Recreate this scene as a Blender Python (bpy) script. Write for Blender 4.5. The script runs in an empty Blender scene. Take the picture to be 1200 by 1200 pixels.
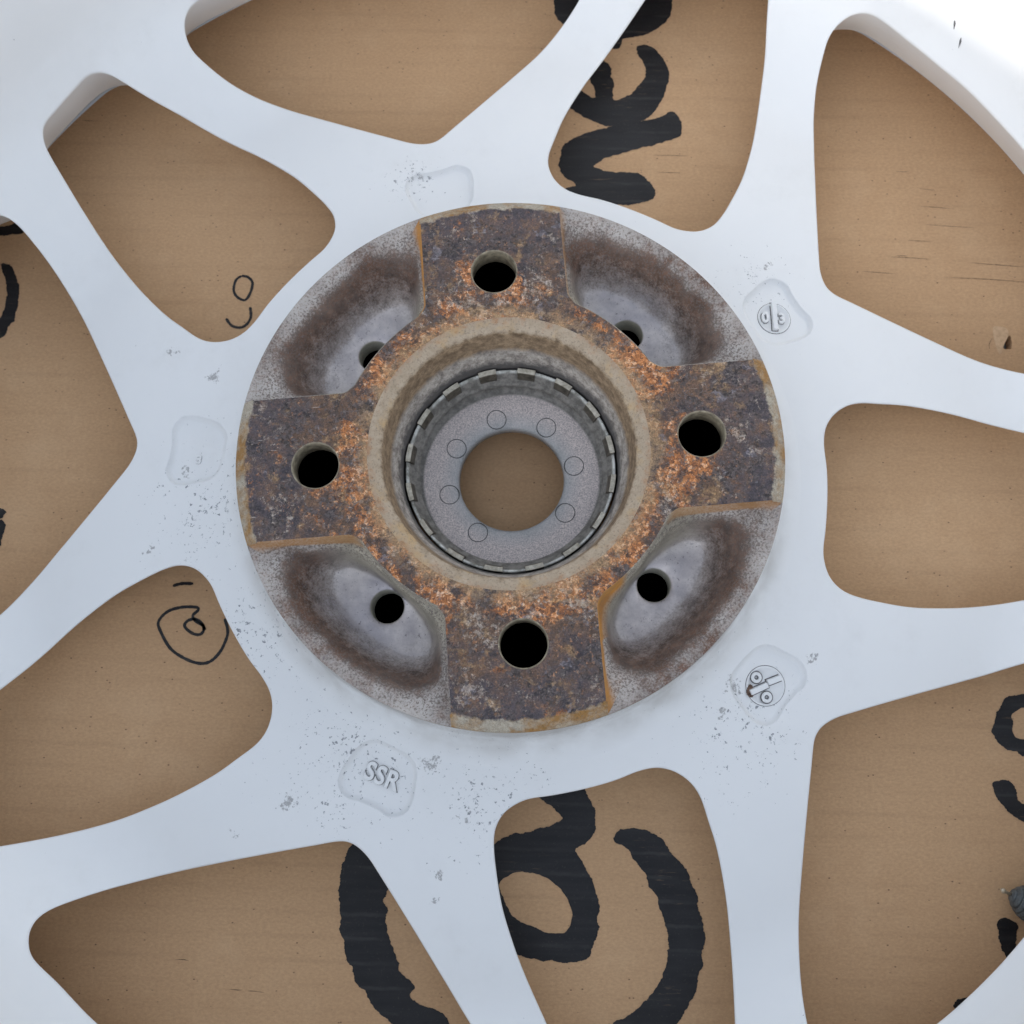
import bpy, bmesh, math, random
from mathutils import Vector, Matrix, noise as mnoise
from mathutils.geometry import delaunay_2d_cdt

random.seed(7)
scene = bpy.context.scene
COL = scene.collection
MM = 0.001
HUB_Z = 44.0                     # height of the hub face above the cardboard, mm

# ---------------------------------------------------------------- camera
cam_data = bpy.data.cameras.new('camera')
cam = bpy.data.objects.new('camera', cam_data)
COL.objects.link(cam)
cam_data.sensor_width = 36.0
cam_data.lens = 36.0
cam_data.clip_start = 0.01
cam_data.clip_end = 50.0
cam.location = (8.09*MM, -74.343*MM, (253.778+HUB_Z)*MM)
cam.rotation_euler = (0.224, 0.028, 0.0)
cam_data.dof.use_dof = True
cam_data.dof.focus_distance = 0.268
cam_data.dof.aperture_fstop = 22.0
scene.camera = cam

# ---------------------------------------------------------------- sky and sun
SUN_AZ = math.radians(236.0)     # direction the sun stands in, ccw from +X
SUN_EL = math.radians(14.3)
world = bpy.data.worlds.new('World')
scene.world = world
world.use_nodes = True
wn = world.node_tree
wn.nodes.clear()
sky = wn.nodes.new('ShaderNodeTexSky')
sky.sky_type = 'NISHITA'
sky.sun_disc = False
sky.sun_elevation = SUN_EL
sky.sun_rotation = math.pi/2 - SUN_AZ
sky.air_density = 1.0
sky.dust_density = 0.8
sky.ozone_density = 1.0
bg = wn.nodes.new('ShaderNodeBackground')
bg.inputs['Strength'].default_value = 0.15
wo = wn.nodes.new('ShaderNodeOutputWorld')
hs = wn.nodes.new('ShaderNodeHueSaturation')      # thin high haze: a paler blue than the clear sky
hs.inputs['Saturation'].default_value = 0.42
wn.links.new(sky.outputs[0], hs.inputs['Color'])
wn.links.new(hs.outputs[0], bg.inputs[0])
wn.links.new(bg.outputs[0], wo.inputs[0])

sun_data = bpy.data.lights.new('sun', 'SUN')
sun_data.energy = 0.5
sun_data.angle = math.radians(1.5)
sun_data.color = (1.0, 0.95, 0.88)
sun = bpy.data.objects.new('sun', sun_data)
COL.objects.link(sun)
sd = Vector((math.cos(SUN_AZ)*math.cos(SUN_EL), math.sin(SUN_AZ)*math.cos(SUN_EL), math.sin(SUN_EL)))
sun.rotation_euler = sd.to_track_quat('Z', 'Y').to_euler()
sun.location = sd*2

scene.view_settings.view_transform = 'Standard'
scene.view_settings.look = 'None'
scene.view_settings.gamma = 1.0
scene.view_settings.exposure = 1.75

# ---------------------------------------------------------------- node helpers
def lin(r, g, b):
    f = lambda c: (c/255/12.92) if c/255 <= 0.04045 else ((c/255+0.055)/1.055)**2.4
    return (f(r), f(g), f(b), 1.0)

class Mat:
    def __init__(self, name):
        self.m = bpy.data.materials.new(name)
        self.m.use_nodes = True
        self.t = self.m.node_tree
        self.t.nodes.clear()
        self.out = self.t.nodes.new('ShaderNodeOutputMaterial')
        self.b = self.t.nodes.new('ShaderNodeBsdfPrincipled')
        self.t.links.new(self.b.outputs[0], self.out.inputs[0])
        self.co = self.t.nodes.new('ShaderNodeTexCoord').outputs['Object']
    def put(self, sock, v):
        if isinstance(v, bpy.types.NodeSocket):
            self.t.links.new(v, sock)
        else:
            sock.default_value = v
    def noise(self, scale, detail=4, rough=0.6, co=None, dist=0.0, off=0.0):
        n = self.t.nodes.new('ShaderNodeTexNoise')
        n.noise_dimensions = '4D' if off else '3D'
        if off: n.inputs['W'].default_value = off
        self.put(n.inputs['Vector'], co if co is not None else self.co)
        n.inputs['Scale'].default_value = scale
        n.inputs['Detail'].default_value = detail
        n.inputs['Roughness'].default_value = rough
        n.inputs['Distortion'].default_value = dist
        return n.outputs[0]
    def vor(self, scale, feature='F1', co=None, out=0):
        n = self.t.nodes.new('ShaderNodeTexVoronoi')
        n.feature = feature
        self.put(n.inputs['Vector'], co if co is not None else self.co)
        n.inputs['Scale'].default_value = scale
        return n.outputs[out]
    def math(self, op, a, b=0.0, c=None, clamp=False):
        n = self.t.nodes.new('ShaderNodeMath')
        n.operation = op
        n.use_clamp = clamp
        self.put(n.inputs[0], a); self.put(n.inputs[1], b)
        if c is not None: self.put(n.inputs[2], c)
        return n.outputs[0]
    def mr(self, v, a, b, c=0.0, d=1.0, smooth=False):
        n = self.t.nodes.new('ShaderNodeMapRange')
        n.interpolation_type = 'SMOOTHSTEP' if smooth else 'LINEAR'
        for i, x in enumerate((v, a, b, c, d)): self.put(n.inputs[i], x)
        return n.outputs[0]
    def mix(self, f, a, b, mode='MIX'):
        n = self.t.nodes.new('ShaderNodeMix')
        n.data_type = 'RGBA'
        n.blend_type = mode
        self.put(n.inputs[0], f); self.put(n.inputs[6], a); self.put(n.inputs[7], b)
        return n.outputs[2]
    def ramp(self, v, stops):
        n = self.t.nodes.new('ShaderNodeValToRGB')
        self.put(n.inputs[0], v)
        e = n.color_ramp.elements
        while len(e) < len(stops): e.new(0.5)
        for i, (p, c) in enumerate(stops):
            e[i].position = p; e[i].color = c
        return n.outputs[0]
    def xyz(self, co=None):
        n = self.t.nodes.new('ShaderNodeSeparateXYZ')
        self.put(n.inputs[0], co if co is not None else self.co)
        return n.outputs
    def radius(self):
        x, y, z = self.xyz()[:3]
        return self.math('SQRT', self.math('ADD', self.math('MULTIPLY', x, x), self.math('MULTIPLY', y, y)))
    def scaled(self, s, rot=0.0):
        n = self.t.nodes.new('ShaderNodeMapping')
        self.put(n.inputs[0], self.co)
        n.inputs['Scale'].default_value = s
        n.inputs['Rotation'].default_value = (0, 0, rot)
        return n.outputs[0]
    def dist(self, x, y):
        n = self.t.nodes.new('ShaderNodeVectorMath'); n.operation = 'MULTIPLY'
        self.put(n.inputs[0], self.co); n.inputs[1].default_value = (1, 1, 0)
        d = self.t.nodes.new('ShaderNodeVectorMath'); d.operation = 'DISTANCE'
        self.put(d.inputs[0], n.outputs[0]); d.inputs[1].default_value = (x*MM, y*MM, 0)
        return d.outputs['Value']
    def attr(self, name):
        n = self.t.nodes.new('ShaderNodeAttribute')
        n.attribute_name = name
        return n.outputs['Fac']
    def bump(self, h, strength=0.3, dist=0.0003, prev=None):
        n = self.t.nodes.new('ShaderNodeBump')
        n.inputs['Strength'].default_value = strength
        n.inputs['Distance'].default_value = dist
        self.put(n.inputs['Height'], h)
        if prev is not None: self.put(n.inputs['Normal'], prev)
        return n.outputs[0]
    def done(self, col, rough=0.5, metal=0.0, normal=None, spec=0.5):
        self.put(self.b.inputs['Base Color'], col)
        self.put(self.b.inputs['Roughness'], rough)
        self.put(self.b.inputs['Metallic'], metal)
        self.put(self.b.inputs['Specular IOR Level'], spec)
        if normal is not None: self.put(self.b.inputs['Normal'], normal)
        return self.m

K = 1/0.80
def alb(r, g, b):
    c = lin(r, g, b)
    return (min(c[0]*K, .9), min(c[1]*K, .9), min(c[2]*K, .9), 1)

# ---------------------------------------------------------------- materials
def make_white(name, chips=True):
    m = Mat(name)
    base = m.mix(m.noise(25, 3), (0.77, 0.775, 0.775, 1), (0.80, 0.802, 0.80, 1))
    peel = m.bump(m.noise(700, 2, 0.5), 0.05, 0.0002)
    sm = m.math('MULTIPLY', m.mr(m.noise(38, 5, .65, off=41), .52, .70), m.mr(m.noise(300, 4, .7, off=43), .35, .65))
    base = m.mix(m.math('MULTIPLY', sm, .11), base, alb(150, 146, 138))
    nick = m.mr(m.noise(480, 4, .66, off=47), .735, .75)
    base = m.mix(m.math('MULTIPLY', nick, .7), base, alb(104, 104, 110))
    col = base
    if chips:
        r = m.radius()
        # grey overspray and brake dust on the fillet round the hub
        g = m.math('MULTIPLY', m.mr(r, 0.0715, 0.0805, .75, 0, True), m.mr(m.noise(70, 4, .55), .38, .64))
        g = m.math('ADD', g, m.math('MULTIPLY', m.mr(r, .0714, .0728, 1, 0), m.mr(m.noise(1600, 3, .7), .3, .6)), clamp=True)
        col = m.mix(m.math('MULTIPLY', g, .72), col, alb(140, 134, 126))
        # flaked paint: dense to the left of and below the hub, sparse elsewhere
        reg = None
        for x, y, rad in ((-82, -8, 38), (-75, -6, 20), (-72, -48, 40), (-60, -44, 20), (-45, -82, 42), (-8, -88, 34), (60, -70, 34), (-30, 92, 18), (72, 55, 20)):
            v = m.mr(m.dist(x, y), 0.0, rad*MM, 1, 0)
            reg = v if reg is None else m.math('MAXIMUM', reg, v)
        reg = m.math('MULTIPLY', reg, m.mr(r, .105, .13, 1, 0))
        clump = m.noise(85, 3, .6)
        thr = m.math('SUBTRACT', 0.715, m.math('MULTIPLY', m.mr(reg, 0, .8), m.mr(clump, .34, .66, .080, .134)))
        fl = m.noise(780, 6, .74, dist=.1)
        fl = m.math('MAXIMUM', fl, m.math('SUBTRACT', m.noise(300, 5, .66, off=61.0), .035))
        chip = m.mr(m.math('SUBTRACT', fl, thr), 0.0, 0.012)
        chipc = m.mix(m.noise(1500, 2), alb(62, 63, 70), alb(126, 128, 132))
        rim = m.mr(m.math('SUBTRACT', fl, thr), -0.012, 0.0)
        col = m.mix(m.math('MULTIPLY', rim, .25), col, alb(185, 190, 196))
        col = m.mix(m.math('MULTIPLY', chip, .85), col, chipc)
        # the few larger scabs
        for x, y, s in ((-99.5, 38, 1.7), (-85.5, 29.5, 2.2), (-58.5, -88.5, 2.4), (-72.5, -97.5, 1.5), (-28, 93, 1.6),
                        (75, 62, 1.3), (-93, 1.5, 1.6), (-101, -22, 1.4), (-91, -27, 1.9), (59, -59, 2.2), (55.5, -66, 1.7), (-21, -79, 2.4), (-12, -93, 1.5), (-18.5, -107, 1.0), (-20, -114, 1.2), (80.5, -52, 2.0)):
            d = m.math('ADD', m.dist(x, y), m.mr(m.noise(420, 4, .7, off=3.0), .3, .7, -.0026, .0026))
            f = m.mr(d, (s-.9)*MM, (s-.5)*MM, 1, 0)
            f = m.math('MULTIPLY', f, m.mr(m.noise(900, 4, .75, off=2.0), .46, .53))
            col = m.mix(m.math('MULTIPLY', f, .75), col, alb(126, 124, 124))
        peel = m.bump(chip, -0.35, 0.0002, peel)
    return m.done(col, 0.42, 0.0, peel, 0.45)

WHITE = make_white('white_paint')
WHITE_PLAIN = make_white('white_paint_clean', False)

def make_rust():
    m = Mat('rusted_hub_face')
    r = m.radius()
    warp = m.t.nodes.new('ShaderNodeTexNoise')
    m.put(warp.inputs['Vector'], m.co)
    warp.inputs['Scale'].default_value = 900
    warp.inputs['Detail'].default_value = 3
    va = m.t.nodes.new('ShaderNodeVectorMath'); va.operation = 'MULTIPLY_ADD'
    m.put(va.inputs[0], warp.outputs['Color']); va.inputs[1].default_value = (.0016, .0016, .0016); m.put(va.inputs[2], m.co)
    wco = va.outputs[0]
    def cell(scale):
        n = m.t.nodes.new('ShaderNodeTexVoronoi')
        m.put(n.inputs['Vector'], wco); n.inputs['Scale'].default_value = scale
        return m.xyz(n.outputs['Color'])[0]
    c1, c2 = cell(620), cell(1500)
    n1 = m.noise(62, 7, .66, dist=.7)
    n2 = m.noise(260, 7, .74, off=1.3)
    n3 = m.noise(2300, 3, .75)
    n5 = m.noise(150, 6, .72, off=9.1)
    n6 = m.noise(60, 4, .6, off=17.0)
    slate = m.mix(m.mr(n5, .36, .64), alb(50, 45, 49), alb(94, 86, 90))
    brown = m.mix(m.mr(n2, .35, .65), alb(64, 50, 43), alb(124, 96, 76))
    base = m.mix(m.mr(m.math('ADD', n5, m.mr(r, .045, .066, .07, -.05)), .42, .58), slate, brown)
    bias = m.mr(r, .039, .060, .060, -.120)
    om = m.math('ADD', m.math('ADD', m.math('MULTIPLY', n1, .60), m.math('MULTIPLY', n2, .40)), bias)
    om = m.math('ADD', om, m.mr(c1, 0, 1, -.022, .022))
    big = m.noise(38, 5, .6, off=51.0, dist=.6)
    om = m.math('ADD', om, m.mr(big, .34, .66, -.11, .10))
    omf = m.mr(om, .505, .545)
    orange = m.ramp(m.math('ADD', m.math('MULTIPLY', m.noise(420, 6, .76, off=7.7), .75), m.math('MULTIPLY', c2, .25)),
                    [(.34, alb(86, 60, 46)), (.45, alb(150, 94, 56)), (.55, alb(184, 118, 66)), (.67, alb(212, 176, 142))])
    col = m.mix(m.math('MULTIPLY', omf, .93), base, orange)
    # dark crust biting into the rust
    dk = m.mr(m.math('ADD', m.math('ADD', m.math('MULTIPLY', m.noise(115, 7, .72, off=12.0), .82), m.math('MULTIPLY', c1, .09)), m.math('MULTIPLY', c2, .09)), .525, .55)
    col = m.mix(m.math('MULTIPLY', dk, .85), col, m.mix(c2, alb(36, 32, 31), alb(88, 80, 78)))
    fk = m.mr(m.math('ADD', m.noise(430, 7, .74, off=33.0), m.mr(big, .35, .65, .035, -.035)), .545, .565)
    col = m.mix(m.math('MULTIPLY', fk, .72), col, m.mix(c2, alb(40, 36, 36), alb(96, 86, 82)))
    rs = m.math('MULTIPLY', m.mr(m.noise(560, 7, .76, off=35.0), .57, .60), m.math('MULTIPLY', m.mr(r, .072, .05, .35, .9), m.mr(big, .38, .58, .25, 1.0)))
    col = m.mix(m.math('MULTIPLY', rs, .75), col, m.mix(c2, alb(140, 84, 48), alb(206, 150, 104)))
    # bluish bare flakes
    bl = m.mr(m.noise(170, 4, .6, off=15.0), .615, .635)
    col = m.mix(m.math('MULTIPLY', bl, .75), col, m.mix(c2, alb(80, 76, 82), alb(118, 112, 116)))
    # pale scale, in clumps and scratches
    pl = m.mr(m.math('ADD', m.math('MULTIPLY', m.noise(360, 9, .82, off=21.0), .85), m.math('MULTIPLY', m.mr(n6, .35, .65), .15)), .57, .59)
    col = m.mix(m.math('MULTIPLY', pl, .42), col, m.mix(c2, alb(150, 130, 112), alb(208, 194, 178)))
    # ochre blotches
    oc = m.mr(m.noise(120, 6, .7, off=27.0), .55, .62)
    col = m.mix(m.math('MULTIPLY', oc, .55), col, m.mix(c2, alb(124, 96, 66), alb(176, 140, 96)))
    for ang, sc_, of in ((.5, 1.0, 71.0), (-.9, 1.2, 73.0)):
        scr = m.mr(m.noise(1, 3, .6, co=m.scaled((90*sc_, 1700*sc_, 90), ang), off=of), .665, .69)
        scr = m.math('MULTIPLY', scr, m.mr(m.noise(70, 3, .6, off=of+1), .50, .58))
        col = m.mix(m.math('MULTIPLY', scr, .7), col, alb(196, 186, 176))
    # tan bloom round the bore
    col = m.mix(m.math('MULTIPLY', m.mr(r, .0368, .0412, .85, 0), m.mr(n2, .40, .54)), col, alb(158, 130, 98))
    # yellowed, partly painted-over chamfer at the outer edge
    ch = m.mr(m.math('ADD', r, m.mr(n2, .3, .7, -.0009, .0009)), .0680, .0686)
    chc = m.mix(m.mr(m.noise(110, 5, .7, off=4.0), .42, .58), alb(158, 116, 60), alb(180, 170, 152))
    chc = m.mix(m.mr(n3, .50, .62, 0, .7), chc, alb(84, 70, 56))
    col = m.mix(m.math('MULTIPLY', ch, .9), col, chc)
    grain = m.math('MULTIPLY', m.mr(n3, .30, .70, .50, 1.36), m.mr(c2, 0, 1, .84, 1.12))
    g = m.t.nodes.new('ShaderNodeCombineColor')
    for k in range(3): m.put(g.inputs[k], grain)
    col = m.mix(1.0, col, g.outputs[0], 'MULTIPLY')
    h = m.math('ADD', m.math('MULTIPLY', n2, .7), m.math('ADD', m.math('MULTIPLY', n3, .3), m.math('MULTIPLY', c2, .25)))
    return m.done(col, m.mr(n2, .3, .7, .5, .85), 0.0, m.bump(h, .8, .0005), .4)
RUST = make_rust()

def make_pocket():
    m = Mat('stained_hub_pocket')
    r = m.radius()
    zone = m.attr('zone')
    stain = m.attr('stain')
    n0 = m.noise(45, 4, .6, off=11)
    n1 = m.noise(120, 5, .65)
    n2 = m.noise(330, 6, .72, off=2.0)
    n3 = m.noise(1700, 4, .75, off=3.0)
    floor = m.mix(m.mr(n1, .35, .65), alb(156, 150, 151), alb(196, 189, 186))
    floor = m.mix(m.mr(n0, .5, .66, 0, .6), floor, alb(136, 134, 144))
    flange = m.mix(m.mr(n2, .35, .65), alb(150, 143, 137), alb(182, 176, 170))
    wall = m.mix(m.mr(n1, .35, .65), alb(126, 120, 108), alb(164, 156, 140))
    wob = m.mr(n0, .3, .7, -.16, .16)
    edge = m.math('ADD', zone, m.math('ADD', wob, m.mr(n2, .25, .75, -.13, .13)))
    edge = m.math('ADD', edge, m.mr(n3, .3, .7, -.12, .12))
    outer = m.mr(r, .048, .057)
    col = m.mix(m.mr(edge, 1.25, 1.85), flange, floor)
    col = m.mix(m.math('MULTIPLY', m.math('SUBTRACT', 1.0, outer), m.mr(zone, 2.0, 1.45)), col, wall)
    brown = m.mix(m.mr(n2, .35, .65), alb(54, 40, 33), alb(100, 72, 56))
    brown = m.mix(m.mr(n3, .52, .66, 0, .7), brown, alb(44, 40, 38))
    bm = m.math('MULTIPLY', m.mr(edge, .90, 1.14), m.mr(edge, 1.80, 1.34))
    bm = m.math('MULTIPLY', bm, outer)
    col = m.mix(m.math('MULTIPLY', bm, m.mr(n0, .35, .6, .86, 1.0)), col, brown)
    # dark peppering over the pale flange, thickening towards the brown band
    pep = m.math('MULTIPLY', m.mr(m.math('ADD', n3, m.mr(r, .0712, .067, -.045, .035)), .53, .58), m.mr(zone, 1.5, 1.1, .10, .80))
    col = m.mix(pep, col, m.mix(n2, alb(64, 58, 54), alb(110, 98, 90)))
    pep2 = m.mr(m.noise(900, 4, .72, off=31), .61, .65)
    col = m.mix(m.math('MULTIPLY', pep2, .65), col, alb(92, 86, 90))
    # fine streaks left by brushing round the bowl
    pit = m.mr(m.noise(520, 5, .8, off=37), .66, .70)
    col = m.mix(m.math('MULTIPLY', pit, .6), col, alb(206, 200, 194))
    # rust run down the arm sides
    st = m.mr(m.math('ADD', stain, m.mr(n2, .3, .7, -.16, .16)), .22, .80)
    col = m.mix(m.math('MULTIPLY', st, .9), col, m.mix(m.mr(n2, .35, .65), alb(176, 118, 40), alb(140, 102, 60)))
    g = m.t.nodes.new('ShaderNodeCombineColor')
    col = m.mix(m.mr(zone, 2.4, 2.9), col, m.mix(n2, alb(150, 148, 136), alb(196, 194, 182)))
    grain = m.mr(n3, .25, .75, .80, 1.2)
    for k in range(3): m.put(g.inputs[k], grain)
    col = m.mix(1.0, col, g.outputs[0], 'MULTIPLY')
    h = m.math('ADD', m.math('MULTIPLY', n2, .5), m.math('MULTIPLY', n3, .4))
    return m.done(col, m.mr(zone, 1.0, 2.0, .7, .36), m.mr(zone, 1.3, 2.0, 0, .42), m.bump(h, .35, .0003), .4)
POCKET = make_pocket()

def make_bore():
    m = Mat('tan_corroded_bore')
    z = m.xyz()[2]
    n1 = m.noise(110, 5, .65)
    n2 = m.noise(420, 5, .7, off=1)
    n3 = m.noise(1700, 3, .75, off=3)
    zz = m.math('ADD', z, m.mr(n2, .3, .7, -.0008, .0008))
    tan = m.mix(m.mr(n2, .34, .66), alb(144, 127, 106), alb(164, 148, 128))
    tan = m.mix(m.mr(n1, .54, .68, 0, .7), tan, alb(170, 138, 92))
    brn = m.mix(m.mr(n2, .36, .64), alb(94, 76, 58), alb(150, 128, 102))
    gry = m.mix(m.mr(n2, .36, .64), alb(112, 104, 98), alb(182, 174, 164))
    rr = m.radius()
    over = m.math('MULTIPLY', m.mr(m.math('ADD', rr, m.mr(n2, .3, .7, -.0022, .0022)), .0352, .0366), m.mr(m.noise(160, 5, .7, off=8), .42, .58))
    tan = m.mix(m.math('MULTIPLY', over, .75), tan, m.mix(n2, alb(92, 66, 48), alb(166, 120, 80)))
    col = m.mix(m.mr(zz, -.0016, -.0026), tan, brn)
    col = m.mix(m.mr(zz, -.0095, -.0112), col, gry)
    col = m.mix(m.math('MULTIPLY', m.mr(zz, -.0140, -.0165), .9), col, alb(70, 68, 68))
    col = m.mix(m.mr(n3, .53, .66, 0, .6), col, alb(88, 78, 66))
    return m.done(col, .75, 0, m.bump(m.math('ADD', n2, m.math('MULTIPLY', n3, .5)), .16, .0003), .45)
BORE = make_bore()

def make_ring():
    m = Mat('grey_cast_ring')
    r = m.radius()
    n2 = m.noise(2700, 3, .7)
    n1 = m.noise(120, 4, .6)
    col = m.mix(m.mr(n2, .38, .62), alb(150, 142, 140), alb(206, 194, 188))
    blue = m.math('MULTIPLY', m.mr(r, .0150, .0205, 1, 0), .75)
    col = m.mix(blue, col, m.mix(m.mr(n1, .35, .65), alb(124, 134, 136), alb(158, 160, 160)))
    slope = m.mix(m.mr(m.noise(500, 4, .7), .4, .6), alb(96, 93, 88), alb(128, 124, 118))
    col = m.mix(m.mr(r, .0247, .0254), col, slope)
    lip = m.mix(m.mr(m.noise(240, 4, .7), .4, .6), alb(120, 118, 110), alb(196, 196, 190))
    col = m.mix(m.mr(r, .02795, .0283), col, lip)
    return m.done(col, .55, .1, m.bump(n2, .35, .0002), .4)
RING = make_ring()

def simple(name, c0, c1, scale=400, rough=.5, metal=0.0, spec=.4, bump=.15):
    m = Mat(name)
    n = m.noise(scale, 5, .65)
    return m.done(m.mix(m.mr(n, .35, .65), c0, c1), rough, metal, m.bump(n, bump, .0002), spec)
HOLE = simple('lug_hole_metal', alb(92, 84, 70), alb(146, 136, 116), 500, .6, .1)
CAVE = simple('painted_hole_shade', (.0015, .0015, .0015, 1), (.003, .003, .003, 1), 200, 1.0, 0, 0.0, .0)  # near-black colour stands in for the shade deep inside the holes
def make_tab():
    m = Mat('olive_grey_clip')
    z = m.xyz()[2]
    n = m.noise(700, 5, .65)
    face = m.mix(m.mr(n, .35, .65), alb(58, 54, 47), alb(92, 86, 76))
    worn = m.mix(m.mr(n, .35, .65), alb(140, 133, 118), alb(186, 180, 166))
    return m.done(m.mix(m.mr(z, -.0182, -.0178), face, worn), .45, .15, m.bump(n, .15, .0002), .4)  # paler tab top, darker inner face, set by height alone
TAB = make_tab()
GREYPAINT = simple('white_paint_face', (.74, .74, .74, 1), (.79, .79, .79, 1), 60, .6)
SCAB = simple('brown_rust_scab', alb(54, 40, 34), alb(120, 98, 84), 1100, .9)
MARK = simple('dark_mould_line', alb(66, 68, 70), alb(100, 100, 98), 900, .7)
DIRT = simple('grime_in_the_groove', alb(44, 40, 40), alb(118, 116, 118), 1300, .8)
PLUG = simple('dark_ribbed_rubber', (.05, .058, .062, 1), (.13, .145, .15, 1), 1200, .45)
BRASS = simple('dull_metal_tip', alb(140, 128, 108), alb(176, 166, 148), 900, .4, .5)
SOIL = simple('grey_concrete', (.25, .24, .22, 1), (.34, .33, .31, 1), 40, .9)

def flutes(m):
    w = m.t.nodes.new('ShaderNodeTexWave')
    w.wave_type = 'BANDS'; w.bands_direction = 'Y'
    m.put(w.inputs['Vector'], m.scaled((1, 1, 1), .03))
    w.inputs['Scale'].default_value = 2*math.pi/20/0.0062
    w.inputs['Distortion'].default_value = .5
    w.inputs['Detail'].default_value = 2
    w.inputs['Detail Scale'].default_value = 6.0
    return w.outputs[1]

def make_card():
    m = Mat('kraft_cardboard')
    n1 = m.noise(14, 4, .6)
    fib = m.noise(1, 5, .75, co=m.scaled((900, 1500, 900)))
    fib2 = m.noise(1, 4, .65, co=m.scaled((180, 700, 180), .03), off=4)
    col = m.mix(m.mr(n1, .3, .7), CARD0, CARD1)
    col = m.mix(m.mr(fib, .32, .68, 0, .62), col, CARD2)
    col = m.mix(m.mr(fib2, .45, .8, 0, .10), col, CARD3)
    # faint flute lines pressed through the liner
    w = flutes(m)
    fl = m.mr(w, .80, 1.0, 0, 1, True)
    brk = m.mr(m.noise(1, 3, .6, co=m.scaled((26, 90, 26)), off=6), .46, .66)
    fl = m.math('MULTIPLY', fl, brk)
    col = m.mix(m.math('MULTIPLY', fl, .08), col, alb(84, 66, 48))
    col = m.mix(m.math('MULTIPLY', m.mr(w, .1, .9), .015), col, alb(120, 94, 68))
    # scuffs: short dark smudges along the flutes, and rubbed patches
    sc = m.mr(m.noise(1, 4, .7, co=m.scaled((110, 420, 110), -.03), off=16), .645, .70)
    sc = m.math('MULTIPLY', sc, m.mr(m.noise(18, 3, .6, off=19), .46, .60))
    col = m.mix(m.math('MULTIPLY', sc, .36), col, alb(84, 66, 50))
    rub = m.mr(m.noise(30, 5, .65, off=23), .50, .68)
    col = m.mix(m.math('MULTIPLY', rub, .16), col, alb(214, 184, 150))
    # bits of bark and pale fibre in the pulp
    spk = m.mr(m.vor(300, co=m.scaled((1, 1.5, 1))), .04, .115, 1, 0)
    pick = m.mr(m.noise(90, 2, off=3), .46, .52)
    col = m.mix(m.math('MULTIPLY', m.math('MULTIPLY', spk, pick), .8), col, alb(66, 48, 36))
    spk2 = m.mr(m.vor(260, co=m.scaled((1.4, 1, 1), .5)), .0, .05, 1, 0)
    col = m.mix(m.math('MULTIPLY', m.math('MULTIPLY', spk2, m.mr(m.noise(80, 2, off=13), .55, .6)), .7), col, alb(206, 176, 146))
    h = m.math('ADD', m.math('MULTIPLY', fib, .5), m.math('MULTIPLY', w, -.15))
    return m.done(col, .85, 0, m.bump(h, .12, .0004), .2)
CARD0, CARD1, CARD2, CARD3 = alb(184, 150, 115), alb(192, 158, 122), alb(156, 124, 94), alb(146, 114, 84)
CARD = make_card()

def make_ink():
    m = Mat('black_marker_ink')
    n = m.noise(1, 4, .6, co=m.scaled((40, 420, 40), .03))
    f = m.noise(1500, 3, .7)
    big = m.noise(30, 3, .6, off=4)
    col = m.mix(m.mr(n, .4, .75), (.008, .008, .010, 1), (.019, .019, .021, 1))
    col = m.mix(m.mr(big, .45, .65, 0, .35), col, (.03, .03, .033, 1))
    rid = m.math('MULTIPLY', m.mr(flutes(m), .90, 1.0), m.mr(m.noise(60, 3, .6, off=9), .42, .62))
    col = m.mix(m.math('MULTIPLY', rid, .28), col, (.085, .08, .078, 1))
    col = m.mix(m.mr(f, .60, .74, 0, .55), col, (.07, .062, .055, 1))
    dry = m.math('MULTIPLY', m.mr(m.noise(1, 4, .7, co=m.scaled((110, 900, 110), .03), off=8), .58, .66), m.mr(m.noise(40, 3, .6, off=14), .50, .62))
    col = m.mix(m.math('MULTIPLY', dry, .5), col, alb(120, 96, 74))
    return m.done(col, .5, 0, m.bump(f, .1, .0002), .35)
INK = make_ink()
CREASE = simple('scuffed_crease', alb(96, 78, 60), alb(150, 122, 92), 900, .9)
TORN = simple('torn_cardboard_fibre', alb(172, 142, 111), alb(190, 160, 128), 700, .9)
# ---------------------------------------------------------------- mesh helpers
def obj(name, verts, faces, mat, parent=None, smooth=True, label=None, attrs=None):
    me = bpy.data.meshes.new(name)
    me.from_pydata([(x*MM, y*MM, z*MM) for x, y, z in verts], [], faces)
    me.materials.append(mat)
    if smooth:
        me.polygons.foreach_set('use_smooth', [True]*len(me.polygons))
    for an, vals in (attrs or {}).items():
        a = me.attributes.new(an, 'FLOAT', 'POINT')
        a.data.foreach_set('value', vals)
    me.update()
    o = bpy.data.objects.new(name, me)
    COL.objects.link(o)
    if parent is not None:
        o.parent = parent
    if label: o['label'] = label
    return o

def lathe(profile, n=256, a0=0.0, z0=0.0, cx=0.0, cy=0.0):
    vs, fs = [], []
    for r, z in profile:
        for i in range(n):
            a = a0+2*math.pi*i/n
            vs.append((cx+r*math.cos(a), cy+r*math.sin(a), z+z0))
    for j in range(len(profile)-1):
        for i in range(n):
            k = (i+1) % n
            fs.append((j*n+i, j*n+k, (j+1)*n+k, (j+1)*n+i))
    return vs, fs

def merge(*parts):
    vs, fs = [], []
    for v, f in parts:
        o = len(vs)
        vs += list(v); fs += [tuple(i+o for i in q) for q in f]
    return vs, fs

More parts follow.
